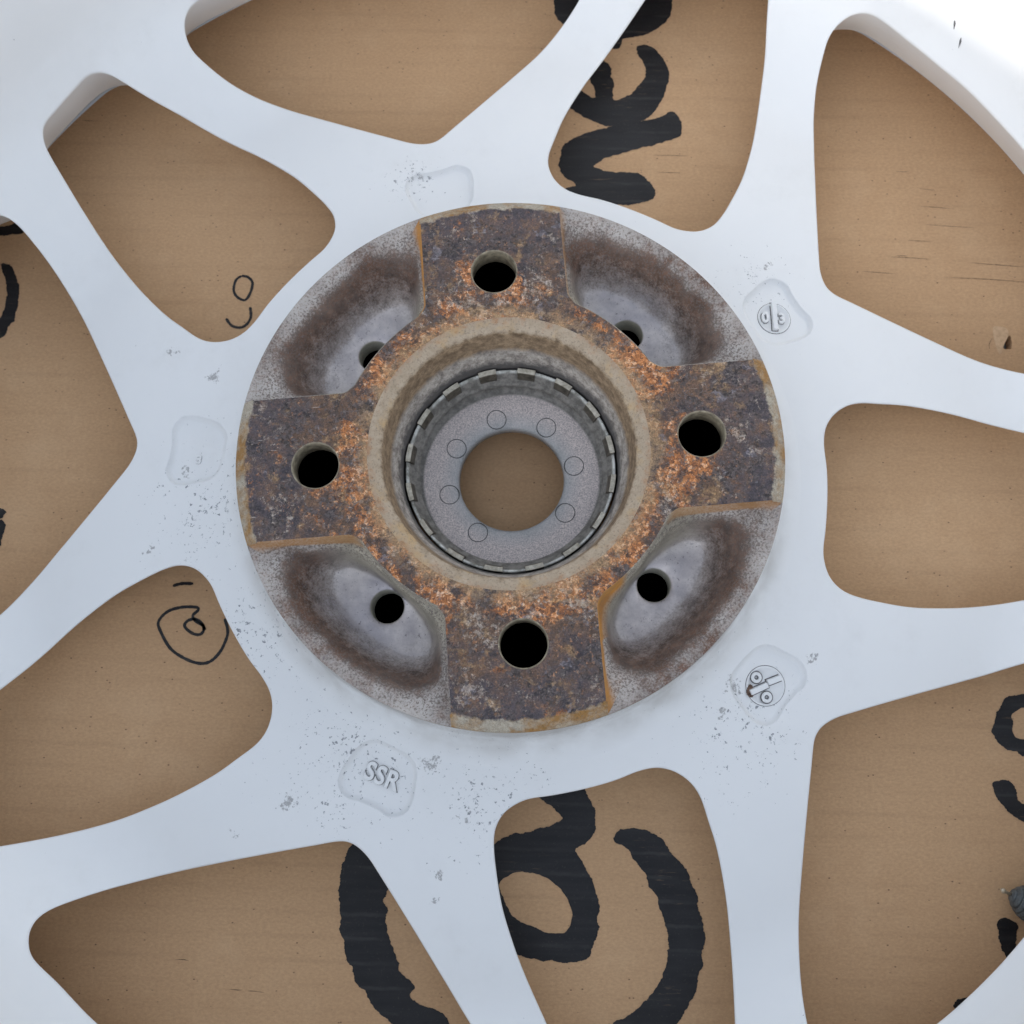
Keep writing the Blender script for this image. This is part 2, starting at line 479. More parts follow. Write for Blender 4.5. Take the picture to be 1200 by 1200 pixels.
def closed_spline(pts, n):
    """periodic Catmull-Rom through pts, resampled to n points of even spacing"""
    dense = []
    k = len(pts)
    for i in range(k):
        p0, p1, p2, p3 = (Vector(pts[(i+j-1) % k]) for j in range(4))
        t0 = 0.0
        t1 = max((p1-p0).length, 1e-6)**.5
        t2 = t1+max((p2-p1).length, 1e-6)**.5
        t3 = t2+max((p3-p2).length, 1e-6)**.5
        for s in range(16):
            t = t1+(t2-t1)*s/16
            a1 = p0*((t1-t)/(t1-t0))+p1*((t-t0)/(t1-t0))
            a2 = p1*((t2-t)/(t2-t1))+p2*((t-t1)/(t2-t1))
            a3 = p2*((t3-t)/(t3-t2))+p3*((t-t2)/(t3-t2))
            b1 = a1*((t2-t)/(t2-t0))+a2*((t-t0)/(t2-t0))
            b2 = a2*((t3-t)/(t3-t1))+a3*((t-t1)/(t3-t1))
            dense.append(b1*((t2-t)/(t2-t1))+b2*((t-t1)/(t2-t1)))
    return resample(dense, n)

def resample(dense, n):
    L = [0.0]
    m = len(dense)
    for i in range(m):
        L.append(L[-1]+(dense[(i+1) % m]-dense[i]).length)
    out, j = [], 0
    for q in range(n):
        d = L[-1]*q/n
        while L[j+1] < d: j += 1
        f = (d-L[j])/max(L[j+1]-L[j], 1e-9)
        out.append(dense[j].lerp(dense[(j+1) % m], f))
    return out

def relax(pts, it):
    n = len(pts)
    for _ in range(it):
        pts = [pts[i]*.5+(pts[i-1]+pts[(i+1) % n])*.25 for i in range(n)]
    return pts

def area2(p):
    return sum(p[i-1].x*p[i].y-p[i].x*p[i-1].y for i in range(len(p)))

def offset(pts, d):
    """move a ccw closed loop outwards by d (number or list)"""
    n = len(pts)
    out = []
    for i in range(n):
        t = (pts[(i+1) % n]-pts[i-1]).normalized()
        dd = d[i] if isinstance(d, list) else d
        out.append(pts[i]+Vector((t.y, -t.x))*dd)
    return out

def rot2(p, a):
    c, s = math.cos(a), math.sin(a)
    return Vector((p[0]*c-p[1]*s, p[0]*s+p[1]*c))

def inside(x, y, poly, bb):
    if x < bb[0] or x > bb[2] or y < bb[1] or y > bb[3]: return False
    c = False
    n = len(poly)
    j = n-1
    for i in range(n):
        yi, yj = poly[i].y, poly[j].y
        if (yi > y) != (yj > y) and x < (poly[j].x-poly[i].x)*(y-yi)/(yj-yi)+poly[i].x:
            c = not c
        j = i
    return c

def bbox(p):
    return (min(q.x for q in p), min(q.y for q in p), max(q.x for q in p), max(q.y for q in p))

def smooth01(t):
    t = min(max(t, 0.0), 1.0)
    return t*t*(3-2*t)

def cdt(loops, holes, extra):
    """triangles inside loops[0] and outside holes; returns (points, tris)"""
    vs, es = [], []
    for lp in [loops]+holes:
        o = len(vs)
        vs += [Vector((p.x, p.y)) for p in lp]
        es += [(o+i, o+(i+1) % len(lp)) for i in range(len(lp))]
    vs += extra
    v2, e2, f2, ov, oe, of = delaunay_2d_cdt(vs, es, [], 0, 1e-7)
    hb = [(h, bbox(h)) for h in holes]
    ob = bbox(loops)
    tris = []
    for f in f2:
        cx = sum(v2[i].x for i in f)/len(f); cy = sum(v2[i].y for i in f)/len(f)
        if not inside(cx, cy, loops, ob): continue
        if any(inside(cx, cy, h, b) for h, b in hb): continue
        tris.append(tuple(f))
    return v2, tris

# ================================================================ SETTING
g = obj('ground', *lathe([(0.01, -4.5), (2500, -4.5)], 48), SOIL, None, False)
g['kind'] = 'structure'

DATA = {'n': [[32.5,121.92],[22.64,119.19],[16.24,114.92],[15.52,111.4],[14.91,108.21],[16.13,104.69],[20.19,100.83],[16.65,99.81],[18.9,97.38],[22.29,96.39],[27.95,95.04],[33.59,93.89],[41.53,94.51],[44.97,96.02],[45.49,98.21],[44.54,100.74],[41.79,103.94],[40.68,104.72],[33.85,105.35],[29.3,106.06],[26.35,107.51],[28.22,109.58],[34.0,111.72],[39.77,113.54],[46.7,115.34],[53.08,117.48],[54.38,118.42],[54.89,122.94],[53.38,125.89],[51.97,126.89],[48.16,125.01],[42.36,123.82],[37.73,123.26]],
'e': [[42.48,124.08],[37.71,122.61],[32.5,121.92],[28.48,122.97],[23.89,125.34],[19.3,128.5],[17.01,131.5],[19.4,136.07],[22.59,135.21],[25.18,133.11],[27.03,132.62],[26.52,136.59],[25.29,139.6],[24.77,143.27],[27.78,147.9],[30.68,145.96],[32.67,143.11],[32.32,140.45],[33.3,137.45],[32.77,134.48],[33.41,131.51],[36.8,132.62],[40.36,135.52],[43.53,140.56],[43.51,143.89],[41.04,149.97],[41.68,151.98],[44.03,151.93],[46.64,150.86],[49.46,147.11],[51.47,141.06],[50.88,137.43],[49.57,132.83],[46.51,127.65]],
'arc': [[13.9,174.18],[13.86,169.33],[14.4,163.81],[16.57,160.88],[23.19,155.42],[31.38,151.73],[33.71,150.6],[35.19,150.77],[36.12,153.11],[36.75,154.59],[40.88,155.04],[46.24,156.96],[50.47,160.27],[52.97,164.31],[53.43,169.11],[53.35,175.34]],
'bar': [[-171.5,88.63],[-165.94,88.99],[-163.74,89.32],[-161.44,90.5],[-158.86,92.48],[-156.37,93.65],[-154.49,89.99],[-158.07,86.9],[-160.81,86.38],[-165.6,85.93],[-171.15,85.61]],
'paren': [[-163.94,76.14],[-163.23,76.45],[-160.89,75.31],[-159.61,73.71],[-158.57,70.94],[-157.44,68.37],[-157.09,63.1],[-157.47,59.22],[-157.58,56.91],[-159.5,54.43],[-159.77,51.94],[-161.64,50.81],[-164.47,50.08],[-165.08,55.46],[-162.38,57.35],[-161.54,59.66],[-161.02,63.15],[-161.4,68.23],[-162.57,72.17],[-163.95,74.56]],
'nib': [[-159.83,-4.13],[-155.43,-4.38],[-154.06,-4.83],[-153.27,-5.68],[-154.08,-6.6],[-154.44,-7.3],[-159.44,-7.45]],
'nib2': [[-159.4,-7.78],[-155.03,-7.91],[-154.02,-8.14],[-153.29,-9.46],[-153.31,-11.22],[-153.65,-13.4],[-154.14,-15.79],[-158.1,-19.03]],
'open': [[-45.01,-101.64],[-47.23,-106.4],[-47.81,-110.0],[-48.04,-112.69],[-47.78,-117.14],[-47.55,-120.68],[-47.42,-124.2],[-46.01,-126.82],[-45.38,-131.17],[-43.42,-133.75],[-42.86,-136.55],[-39.98,-139.32],[-38.02,-142.73],[-35.65,-144.83],[-32.36,-147.35],[-30.48,-149.02],[-27.68,-151.11],[-13.94,-151.43],[-14.88,-148.92],[-16.97,-147.25],[-18.38,-145.14],[-21.39,-143.47],[-26.03,-142.01],[-27.93,-139.89],[-26.57,-138.39],[-27.53,-136.89],[-30.36,-134.76],[-31.37,-131.53],[-33.11,-127.63],[-34.91,-121.5],[-34.54,-117.97],[-35.76,-116.2],[-34.65,-113.75],[-33.29,-111.74],[-36.92,-100.48],[-40.85,-97.3]],
'aout': [[7.23,-88.42],[5.15,-84.09],[18.96,-82.91],[20.1,-86.39],[21.26,-88.69],[22.88,-91.56],[23.07,-93.85],[22.76,-97.84],[21.07,-100.11],[17.37,-102.83],[19.21,-105.75],[22.34,-111.88],[23.58,-117.4],[23.06,-120.15],[23.48,-122.88],[22.07,-126.7],[20.57,-130.22],[18.24,-131.31],[14.78,-131.71],[10.74,-131.35],[5.54,-130.84],[1.49,-129.78],[-3.74,-127.37],[-7.26,-120.28],[-9.69,-109.2],[-7.95,-103.01],[-5.29,-101.2],[-0.84,-98.75],[2.72,-98.17],[6.88,-97.02],[10.75,-95.87],[13.74,-94.33],[12.27,-92.44],[9.31,-89.86]],
'ahole': [[-3.78,-111.41],[-1.43,-109.45],[0.93,-108.5],[3.87,-108.6],[7.99,-109.42],[12.08,-111.92],[14.4,-114.4],[15.54,-116.88],[16.2,-119.63],[15.47,-122.37],[14.29,-124.02],[11.96,-124.3],[8.48,-123.94],[5.58,-122.53],[2.08,-121.34],[-0.25,-119.7],[-1.42,-117.5],[-2.89,-114.75]],
'close': [[27.88,-99.25],[29.4,-97.54],[32.96,-96.8],[37.66,-97.81],[41.14,-99.5],[43.38,-102.87],[47.89,-107.9],[48.93,-111.23],[50.28,-113.99],[50.46,-116.74],[51.44,-121.12],[52.08,-126.55],[51.13,-128.72],[51.28,-131.94],[49.72,-135.16],[49.0,-138.89],[46.58,-142.61],[44.76,-145.77],[41.81,-148.94],[38.88,-152.08],[21.35,-151.69],[27.12,-146.68],[32.32,-143.75],[37.59,-138.96],[40.6,-134.14],[42.12,-128.22],[41.84,-122.8],[39.99,-117.34],[39.49,-114.58],[37.24,-112.1],[36.74,-109.05],[33.33,-105.15],[31.64,-102.34],[28.15,-100.38]],
'ringout': [[150.44,-59.31],[146.43,-60.01],[142.09,-60.54],[139.71,-61.08],[138.05,-63.21],[135.94,-66.4],[135.36,-68.52],[134.47,-70.28],[135.0,-72.03],[137.37,-74.83],[139.38,-75.81],[140.77,-76.05],[142.07,-77.1],[144.87,-77.27],[150.67,-75.88],[153.88,-69.58],[153.24,-62.87]],
'ringhole': [[147.8,-63.75],[144.21,-64.0],[141.98,-64.81],[140.39,-66.4],[140.77,-67.82],[140.19,-69.93],[140.69,-71.86],[142.2,-72.67],[146.12,-72.39],[149.27,-69.58],[149.32,-66.06]],
'tick': [[133.16,-84.71],[134.11,-84.02],[137.8,-84.02],[138.76,-84.88],[139.46,-86.59],[139.77,-89.16],[141.34,-90.18],[145.39,-91.36],[148.14,-91.7],[147.52,-97.11],[144.09,-96.78],[140.8,-95.1],[137.57,-92.74],[135.35,-90.7],[134.02,-88.31],[133.39,-85.91]],
'stub': [[130.87,-120.87],[131.52,-120.24],[133.28,-119.85],[135.2,-120.6],[136.22,-121.4],[135.74,-123.37],[135.32,-125.63],[134.86,-128.63],[133.64,-130.13],[131.93,-128.9],[131.22,-126.9],[130.87,-125.15],[130.68,-123.14]],
'speck': [[117.1,-141.73],[119.28,-140.04],[122.39,-140.44],[120.71,-143.8]],
'po': [[-86.06,70.94],[-87.8,69.5],[-88.32,66.1],[-86.99,63.66],[-84.49,62.66],[-83.0,65.06],[-82.47,68.45],[-84.03,70.42],[-86.06,70.94]],
'pc': [[-90.17,56.47],[-88.22,54.06],[-85.48,53.36],[-83.47,54.48],[-82.35,56.86],[-82.72,60.22]],
'pa': [[-90.52,-41.4],[-91.53,-42.64],[-93.65,-42.47],[-95.86,-40.96],[-96.37,-39.71],[-95.19,-38.46],[-93.09,-38.3],[-91.14,-39.73],[-90.52,-41.4],[-90.86,-40.14],[-93.05,-38.88],[-94.18,-37.2],[-92.69,-35.53],[-93.34,-34.69],[-97.57,-34.67],[-101.71,-35.92],[-104.2,-38.85],[-103.38,-41.77],[-100.06,-46.77],[-95.65,-49.67],[-91.37,-51.08],[-88.07,-50.51],[-85.33,-47.63],[-83.67,-43.5],[-83.65,-41.0],[-84.68,-38.07]],
'pd': [[-100.76,-28.31],[-98.08,-27.64],[-94.68,-27.66]],
'crease0': [[122.33,104.17],[126.37,104.11]],
'crease1': [[129.07,98.05],[134.11,97.36]],
'crease2': [[128.53,91.79],[139.37,90.73]],
'crease3': [[129.58,85.57],[145.1,84.15]],
'crease4': [[123.79,80.08],[130.91,79.68]],
'crease5': [[123.35,74.84],[119.92,74.89]],
'crease6': [[108.95,69.83],[119.42,68.83]],
'crease7': [[117.25,74.64],[130.89,73.58]],
'crease8': [[142.61,72.25],[158.96,70.59]],
'crease9': [[133.75,67.48],[162.27,65.1]],
'crease10': [[45.2,111.29],[56.15,110.79]],
'crease11': [[46.38,105.16],[54.56,104.72]],
'crease12': [[-92.77,-131.64],[-88.51,-131.83]],
'crease13': [[-77.25,-138.91],[-73.5,-139.1]],
'crease14': [[-72.09,-139.3],[-67.4,-139.71]],
'crease15': [[-142.76,127.49],[-137.0,127.07]],
'crease16': [[145.69,43.36],[146.86,47.24]],
'punct': [[152.23,48.01],[152.61,45.5],[152.17,43.84],[150.85,43.44],[149.75,44.01],[150.9,46.35]],
'flap': [[147.5,50.86],[149.56,50.84],[151.54,49.97],[151.59,48.02],[149.95,44.7],[148.6,41.67],[147.47,45.56]]}

# ---------------------------------------------------------------- cardboard
card = bpy.data.objects.new('cardboard_sheet', None)
COL.objects.link(card)
card['label'] = 'brown corrugated cardboard sheet with black marker writing underneath the white wheel'
card['category'] = 'cardboard'
V2 = lambda k: [Vector(p) for p in DATA[k]]
hole = V2('punct')
if area2(hole) < 0: hole.reverse()
hole = closed_spline(hole, 24)
hole = [p+Vector((random.uniform(-.15, .15), random.uniform(-.15, .15))) for p in hole]
sheet = [Vector(p) for p in ((-330, -300), (330, -310), (335, 300), (-325, 310))]
v2, tr = cdt(sheet, [hole], [Vector((x, y)) for x in range(-300, 301, 60) for y in range(-270, 271, 60)])
sv = [(p.x, p.y, 0.0) for p in v2]
sf = list(tr)
def skirt(loop, z0, z1, flip):
    n = len(loop)
    vs = [(p.x, p.y, z0) for p in loop]+[(p.x, p.y, z1) for p in loop]
    fs = [(i, (i+1) % n, n+(i+1) % n, n+i) for i in range(n)]
    return vs, [tuple(reversed(f)) for f in fs] if flip else fs
sv, sf = merge((sv, sf), skirt(hole, 0.0, -4.0, False), skirt(sheet, 0.0, -4.0, True))
obj('cardboard_face', sv, sf, CARD, card, False)

def ragged(loop, step=.35, amp=.16, seed=0.0):
    n = max(24, int(sum((loop[i]-loop[i-1]).length for i in range(len(loop)))/step))
    p = closed_spline(loop, n)
    if area2(p) < 0: p.reverse()
    d = []
    for q in p:
        a = mnoise.noise(Vector((q.x*.45, q.y*.7, seed)))*.9+mnoise.noise(Vector((q.x*.9, q.y*1.6, seed+9)))*.6
        a += abs(mnoise.noise(Vector((q.x*1.6, q.y*4.2, seed+3))))*.8-.15
        d.append(a*amp*2)
    return offset(p, d)

def ink_patch(name, key, holekey=None, label=None, z=.12, amp=.2):
    lp = ragged(V2(key), .22, amp, hash(key) % 17 if False else len(DATA[key])*1.7)
    hs = [ragged(V2(holekey), .4, .12, 2.0)] if holekey else []
    v, t = cdt(lp, hs, [])
    return obj(name, [(p.x, p.y, z) for p in v], t, INK, card, False, label)

for i, (nm, key, hk, lb) in enumerate((
        ('marker_letter', 'n', None, 'bold black marker letter shaped like a sideways N above the hub'),
        ('marker_letter', 'e', None, 'bold black marker letter shaped like a sideways e under the top spoke'),
        ('marker_letter', 'arc', None, 'rounded black marker letter cut off by the top edge'),
        ('marker_stroke', 'bar', None, 'short black marker bar behind the left spokes'),
        ('marker_stroke', 'paren', None, 'curved black marker stroke at the left edge'),
        ('marker_stroke', 'nib', None, 'pointed black marker tip at the left edge'),
        ('marker_stroke', 'nib2', None, 'round black marker tip at the left edge'),
        ('marker_bracket', 'open', None, 'broad black opening bracket at the bottom'),
        ('marker_letter', 'aout', 'ahole', 'bold black marker letter with a round eye at the bottom'),
        ('marker_bracket', 'close', None, 'broad black closing bracket at the bottom'),
        ('marker_letter', 'ringout', 'ringhole', 'black marker ring at the right edge'),
        ('marker_stroke', 'tick', None, 'black curved marker stroke below the ring at the right edge'),
        ('marker_stroke', 'stub', None, 'short black marker stub beside the rim at lower right'),
        ('marker_stroke', 'speck', None, 'small black marker end beside the rim'))):
    ink_patch(nm, key, hk, lb, .10+.006*i)

def ribbon(name, pts, w, mat, z, label=None, closed=False, taper=False, seed=1.0, rag=.12):
    P_ = [Vector(p) for p in pts]
    ds = []
    k = len(P_)
    for i in range(k-1):
        p0 = P_[i-1] if i else P_[0]*2-P_[1]
        p1, p2 = P_[i], P_[i+1]
        p3 = P_[i+2] if i+2 < k else P_[-1]*2-P_[-2]
        st = max(4, int((p2-p1).length/.4))
        for s in range(st):
            t = s/st
            ds.append(.5*((2*p1)+(p2-p0)*t+(2*p0-5*p1+4*p2-p3)*t*t+(3*p1-p0-3*p2+p3)*t**3))
    ds.append(P_[-1])
    n = len(ds)
    vs, fs = [], []
    for i in range(n):
        t = (ds[min(i+1, n-1)]-ds[max(i-1, 0)]).normalized()
        nn = Vector((-t.y, t.x))
        q = ds[i]
        ww = w*(1+rag*2*mnoise.noise(Vector((q.x*1.3, q.y*1.3, seed))))
        if taper:
            ww *= max(.12, abs(math.sin(math.pi*i/(n-1)))**.6)*(.6+.8*abs(mnoise.noise(Vector((q.x*.8, q.y*.8, seed+5)))))
        elif i in (0, n-1): ww *= .55
        a, b = q+nn*ww/2, q-nn*ww/2
        vs += [(a.x, a.y, z), (b.x, b.y, z)]
    fs = [(2*i, 2*i+1, 2*i+3, 2*i+2) for i in range(n-1)]
    return obj(name, vs, fs, mat, card, False, label)

ribbon('pen_mark', DATA['po'], .85, INK, .11, 'thin black pen letter o to the upper left of the hub')
ribbon('pen_mark', DATA['pc'], .9, INK, .115, 'thin black pen letter c on its side below the o')
ribbon('pen_mark', DATA['pa'], .9, INK, .12, 'thin black pen spiral like an at sign to the lower left of the hub')
ribbon('pen_mark', DATA['pd'], .95, INK, .125, 'short black pen dash above the spiral')
i = 0
while 'crease%d' % i in DATA:
    a, b = DATA['crease%d' % i]
    mid = ((a[0]+b[0])/2+random.uniform(-1, 1), (a[1]+b[1])/2+random.uniform(-.25, .25))
    ribbon('crease', [a, mid, b], .27, CREASE, .06+.003*i, None, False, True, i*2.3)
    i += 1
# torn flap curling up beside the puncture
fl = V2('flap')
cx_, cy_ = sum(p.x for p in fl)/len(fl), sum(p.y for p in fl)/len(fl)
fl = closed_spline(fl, 28)
fv, ff = [(cx_, cy_, .35)], []
for q in fl:
    up = .08+max(0, (q.x-cx_+.3))*.12
    fv.append((q.x, q.y, up))
ff = [(0, i+1, (i+1) % 28+1) for i in range(28)]
obj('torn_flap', fv, ff, TORN, card, True, 'pale torn flap of paper beside the small dark puncture')

# ================================================================ THE WHEEL
wheel = bpy.data.objects.new('alloy_wheel', None)
COL.objects.link(wheel)
wheel['label'] = 'white painted ten spoke alloy wheel lying face down with a rusty four bolt hub'
wheel['category'] = 'wheel'
LIFT = Vector((0, 0, HUB_Z*MM))
def part(*a, **k):
    o = obj(*a, **k)
    if o.parent is wheel: o.location = LIFT
    return o

def prof(r):
    z = -22.396-.15*(r-90)
    if r > 135.0:
        q = (min(r, 170.5)-135)/35.5
        z += (-9+34.471)*q*q
    if r > 170.5:
        s = r-170.5
        z = -9+1.28*s+.24*s*s
    return z

NWIN = [(170.6,-10.6),(170.5,-3.3),(169.4,-0.9),(167.8,0.9),(163.9,3.2),(153,8.5),(142,12.8),(133,15.4),(124,17.5),(112,19.3),(105,19.5),(98.3,19.5),(94.3,18.3),(90.3,15.2),(88,11.3),(87.3,6.5),(87.6,0),(87.2,-8),(86,-17.5),(85,-23),(85.1,-26),(86.4,-30.4),(89.6,-33.8),(93.7,-35.5),(100.5,-37),(108.5,-38.2),(116.5,-38.4),(124.8,-38.1),(137,-36.7),(150,-34.2),(158,-31.5),(164.9,-29),(167,-28),(168.9,-25.8),(169.8,-23.3),(170.3,-18)]
VWIN = [(170.6,0),(170.2,11.4),(169.1,23.2),(167.2,33.8),(164.9,44.2),(161.8,55.5),(160.2,59),(157.6,61.6),(154.9,62.6),(152.1,62.3),(148.7,59.3),(144.2,54.3),(139.5,47.8),(134.4,40),(128.5,31.6),(122.3,22.9),(117.2,15.6),(112,8),(109.5,4.2),(108.2,1.2),(107.7,-1.5),(108.2,-4),(111.8,-10),(118.5,-20.7),(125.2,-31.1),(131.7,-40.9),(137.5,-49.2),(143.2,-57),(147.8,-62.5),(150,-64.7),(152,-65.8),(154.5,-65.5),(157.3,-63.3),(159,-60.9),(161.9,-52.3),(165.8,-40.1),(168.8,-25),(170.2,-12)]
windows = []
for W, base, n in ((NWIN, 144.25, 300), (VWIN, 104.0, 380)):
    lp = relax(closed_spline(W, n), 3)
    if area2(lp) < 0: lp.reverse()
    for k in range(5):
        a = math.radians(base+72*k)
        windows.append([rot2(p, a) for p in lp])

RECESS = [(80.8,-5.5),(80.7,-2),(80.9,1.3),(81.5,4.5),(82.9,6.6),(85.2,7.9),(88.5,8.7),(92.2,9.4),(94.7,8.9),(96.6,7.4),(97.6,4.9),(97.2,2.3),(97,-1),(97.2,-4.4),(97.5,-7),(96.5,-9.3),(94.5,-10.8),(91.8,-11.1),(88.4,-10.5),(84.8,-9.5),(82.5,-8)]
REC0 = closed_spline(RECESS, 140)
recs = [[rot2(p, math.radians(104+72*k)) for p in REC0] for k in range(5)]
rec_c = [rot2((89, -.9), math.radians(104+72*k)) for k in range(5)]
REC_D = 1.6
rbb = bbox(REC0)
def rec_depth(x, y):
    for k in range(5):
        if abs(x-rec_c[k].x) < 14 and abs(y-rec_c[k].y) < 14:
            q = rot2((x, y), -math.radians(104+72*k))
            if not inside(q.x, q.y, REC0, rbb): return 0.0
            d = min((q-p).length for p in REC0)
            return REC_D*(1-(1-min(d/1.4, 1.0))**2)
    return 0.0
def surf(x, y):
    return prof(math.hypot(x, y))-rec_depth(x, y)

R0, R1 = 80.0, 173.5
outer = [Vector((R1*math.cos(2*math.pi*i/480), R1*math.sin(2*math.pi*i/480))) for i in range(480)]
inner = [Vector((R0*math.cos(2*math.pi*i/360), R0*math.sin(2*math.pi*i/360))) for i in range(360)]
top_loops = [offset(w, .45) for w in windows]
blocked = [offset(w, 1.4) for w in windows]
bbs = [bbox(b) for b in blocked]
extra = []
for rr_ in (R1-.25, R1-.7, R1-1.4):
    extra += [Vector((rr_*math.cos(2*math.pi*(i+.5)/480), rr_*math.sin(2*math.pi*(i+.5)/480))) for i in range(480)]
def free(x, y):
    return not any(inside(x, y, b, bb) for b, bb in zip(blocked, bbs))
row = 0
y = -172.0
while y < 172:
    x = -172.0+(row % 2)*1.5
    while x < 172:
        r = math.hypot(x, y)
        if R0+1.0 < r < R1-2.6 and free(x, y) and not any((Vector((x, y))-c).length < 14.5 for c in rec_c):
            extra.append(Vector((x, y)))
        x += 3.0
    y += 2.6; row += 1
for k in range(5):
    for i in range(-29, 30):
        for j in range(-33, 34):
            p = Vector((89+i*.5, -.9+j*.433+(0)))
            p.x += .25*(j % 2)
            if (p-Vector((89, -.9))).length < 14.4:
                q = rot2(p, math.radians(104+72*k))
                if q.length > R0+.5 and free(q.x, q.y): extra.append(q)
for k in range(5):
    for dd in (.05, -.04, -.2, -.45, -.8, -1.3, -1.9):
        extra += [rot2(p, math.radians(104+72*k)) for p in offset(REC0 if area2(REC0) > 0 else list(reversed(REC0)), dd) if p.length > R0+.4]
v2, tris = cdt(outer, [inner]+top_loops, extra)
dv = [(p.x, p.y, surf(p.x, p.y)) for p in v2]
parts_ = [(dv, tris)]
# rounded window edges, walls and the undercut flanks of the spokes
SLOPE = .54
def dep(r): return 12.5+8.5*smooth01((r-152)/16)
bottoms = []
for w in windows:
    n = len(w)
    rr = [p.length for p in w]
    rings = []
    for off_, dz in ((.45, 0), (.25, -.06), (.08, -.2), (0, -.45)):
        o_ = offset(w, off_)
        rings.append([(p.x, p.y, prof(p.length)+dz) for p in o_])
    low = offset(w, [SLOPE*dep(r)*(.8 if r < 120 else 1) for r in rr])
    low = [p*min(1.0, 181.8/p.length) for p in low]
    low = relax(low, 2)
    zl = [prof(r)-.45-dep(r) for r in rr]
    for f in (.06, .3, .65, 1.0):
        rings.append([(w[i].x+(low[i].x-w[i].x)*f, w[i].y+(low[i].y-w[i].y)*f, (prof(rr[i])-.45)*(1-f)+zl[i]*f) for i in range(n)])
    bottoms.append(low)
    vs = [v for rg in rings for v in rg]
    fs = []
    for j in range(len(rings)-1):
        for i in range(n):
            k = (i+1) % n
            fs.append((j*n+i, (j+1)*n+i, (j+1)*n+k, j*n+k))
    parts_.append((vs, fs))
# fillet rising to the hub
parts_.append(lathe([(71.42, -2.9), (71.7, -7), (72.4, -12), (73.6, -16), (75.4, -18.8), (77.6, -20.3), (80.0, prof(80.0))], 360))
part('spoke_casting', *merge(*parts_), WHITE, wheel)

# face side of the spokes (turned to the cardboard)
bb2 = [bbox(b) for b in bottoms]
ex2 = []
for x in range(-168, 169, 6):
    for y in range(-168, 169, 6):
        r = math.hypot(x, y)
        if 74 < r < 184 and not any(inside(x, y, offset_b, bb) for offset_b, bb in zip(bottoms, bb2)): ex2.append(Vector((x+.01, y+.013)))
in2 = [Vector((72*math.cos(2*math.pi*i/120), 72*math.sin(2*math.pi*i/120))) for i in range(120)]
holes2 = [in2]
v2b, trb = cdt([Vector((186*math.cos(2*math.pi*i/240), 186*math.sin(2*math.pi*i/240))) for i in range(240)], [in2]+bottoms, ex2)
def zb(x, y):
    r = math.hypot(x, y)
    z0 = prof(max(min(r, 150), 80))-13
    return z0+(-30.5-z0)*smooth01((r-150)/30)
part('spoke_face', [(p.x, p.y, zb(p.x, p.y)) for p in v2b], [tuple(reversed(t)) for t in trb], GREYPAINT, wheel)

# barrel: inner wall, back lip, outer skin down to the front lip on the cardboard
LIP = 96.0
barrel = [(173.5+.15*q, prof(173.5+.15*q)) for q in range(12)]+[(175.5, prof(175.15)+1.75), (176.0, prof(175.15)+5.0), (176.4, 12), (176.8, 20), (177.1, 30), (177.5, 46), (179.5, 60), (183, 70), (185.5, 78),
          (187, LIP-9), (189.5, LIP-4), (194, LIP-1.5), (200, LIP), (203.5, LIP-.6), (204.5, LIP-2.5), (204.2, LIP-6), (200, LIP-9),
          (192, LIP-13), (190.5, LIP-22), (188, LIP-30), (182, 46), (180, 30), (179.5, 5), (184, 0), (198, -8), (206, -16), (209, -26), (209.5, -38), (208, -43.7), (205.5, -43.6), (204, -41),
          (198, -38), (191, -33), (186, -30.5)]
part('rim_barrel', *lathe(barrel, 360), WHITE_PLAIN, wheel)

rim_ = [o_ for o_ in wheel.children if o_.name == 'rim_barrel'][0]
for a_, z_, ln_, wd_, sl_ in ((44.4, 1.2, 2.2, 0.6, 0.55), (42.95, -1.9, 3.2, 0.6, 0.48)):
    t_ = math.radians(a_)
    R_ = 174.22
    vs = []
    for q in range(14):
        b_ = 2*math.pi*q/14
        u_ = math.cos(b_)*wd_/2*(1+.3*math.sin(3*b_)); w_ = math.sin(b_)*ln_/2
        ta = t_+(u_+sl_*w_)/R_
        zz = z_+w_
        rr_ = 173.5
        for q2 in range(40):                       # find the barrel radius at this height
            if prof(rr_) < zz and rr_ < 175.1: rr_ += .05
        vs.append(((rr_-.06)*math.cos(ta), (rr_-.06)*math.sin(ta), zz))
    obj('paint_nick', vs, [tuple(range(14))], DIRT, rim_, False)

# ---------------------------------------------------------------- hub
hub = part('hub_pad', [(0, 0, -30), (1, 0, -30), (0, 1, -30)], [(0, 1, 2)], RUST, wheel)
LUG0 = math.degrees(.0766)
RC = 68.3
RE = 71.36
AW = 19.25
def side_pt(r, sgn):
    a = math.pi/4-math.asin(AW/r)
    return Vector((r*math.cos(a), sgn*r*math.sin(a)))
a_out = math.pi/4-math.asin(AW/RE)
ol = []
for i in range(61):                                  # outer arc, cw to ccw
    a = -a_out+2*a_out*i/60
    ol.append(Vector((RE*math.cos(a), RE*math.sin(a))))
for i in range(1, 50):
    ol.append(side_pt(RE+(46.8-RE)*i/49, 1))
crn = [side_pt(46.8, 1), side_pt(45.7, 1)+Vector((-.15, -.15)), Vector((42.75, 14.4)), Vector((42.5, 12.6))]
def bez(p, n):
    out = []
    for i in range(1, n):
        t = i/n
        q = list(p)
        while len(q) > 1: q = [q[j].lerp(q[j+1], t) for j in range(len(q)-1)]
        out.append(q[0])
    return out
corner = bez(crn, 12)
ol += corner
aa = math.atan2(12.6, 42.5)
RI = math.hypot(12.6, 42.5)
inn = [Vector(((RI-.25*math.cos(math.pi*.5*u/aa))*math.cos(u), (RI-.25*math.cos(math.pi*.5*u/aa))*math.sin(u))) for u in (aa-2*aa*i/40 for i in range(41))]
ol += inn
ol += [Vector((p.x, -p.y)) for p in reversed(corner)]
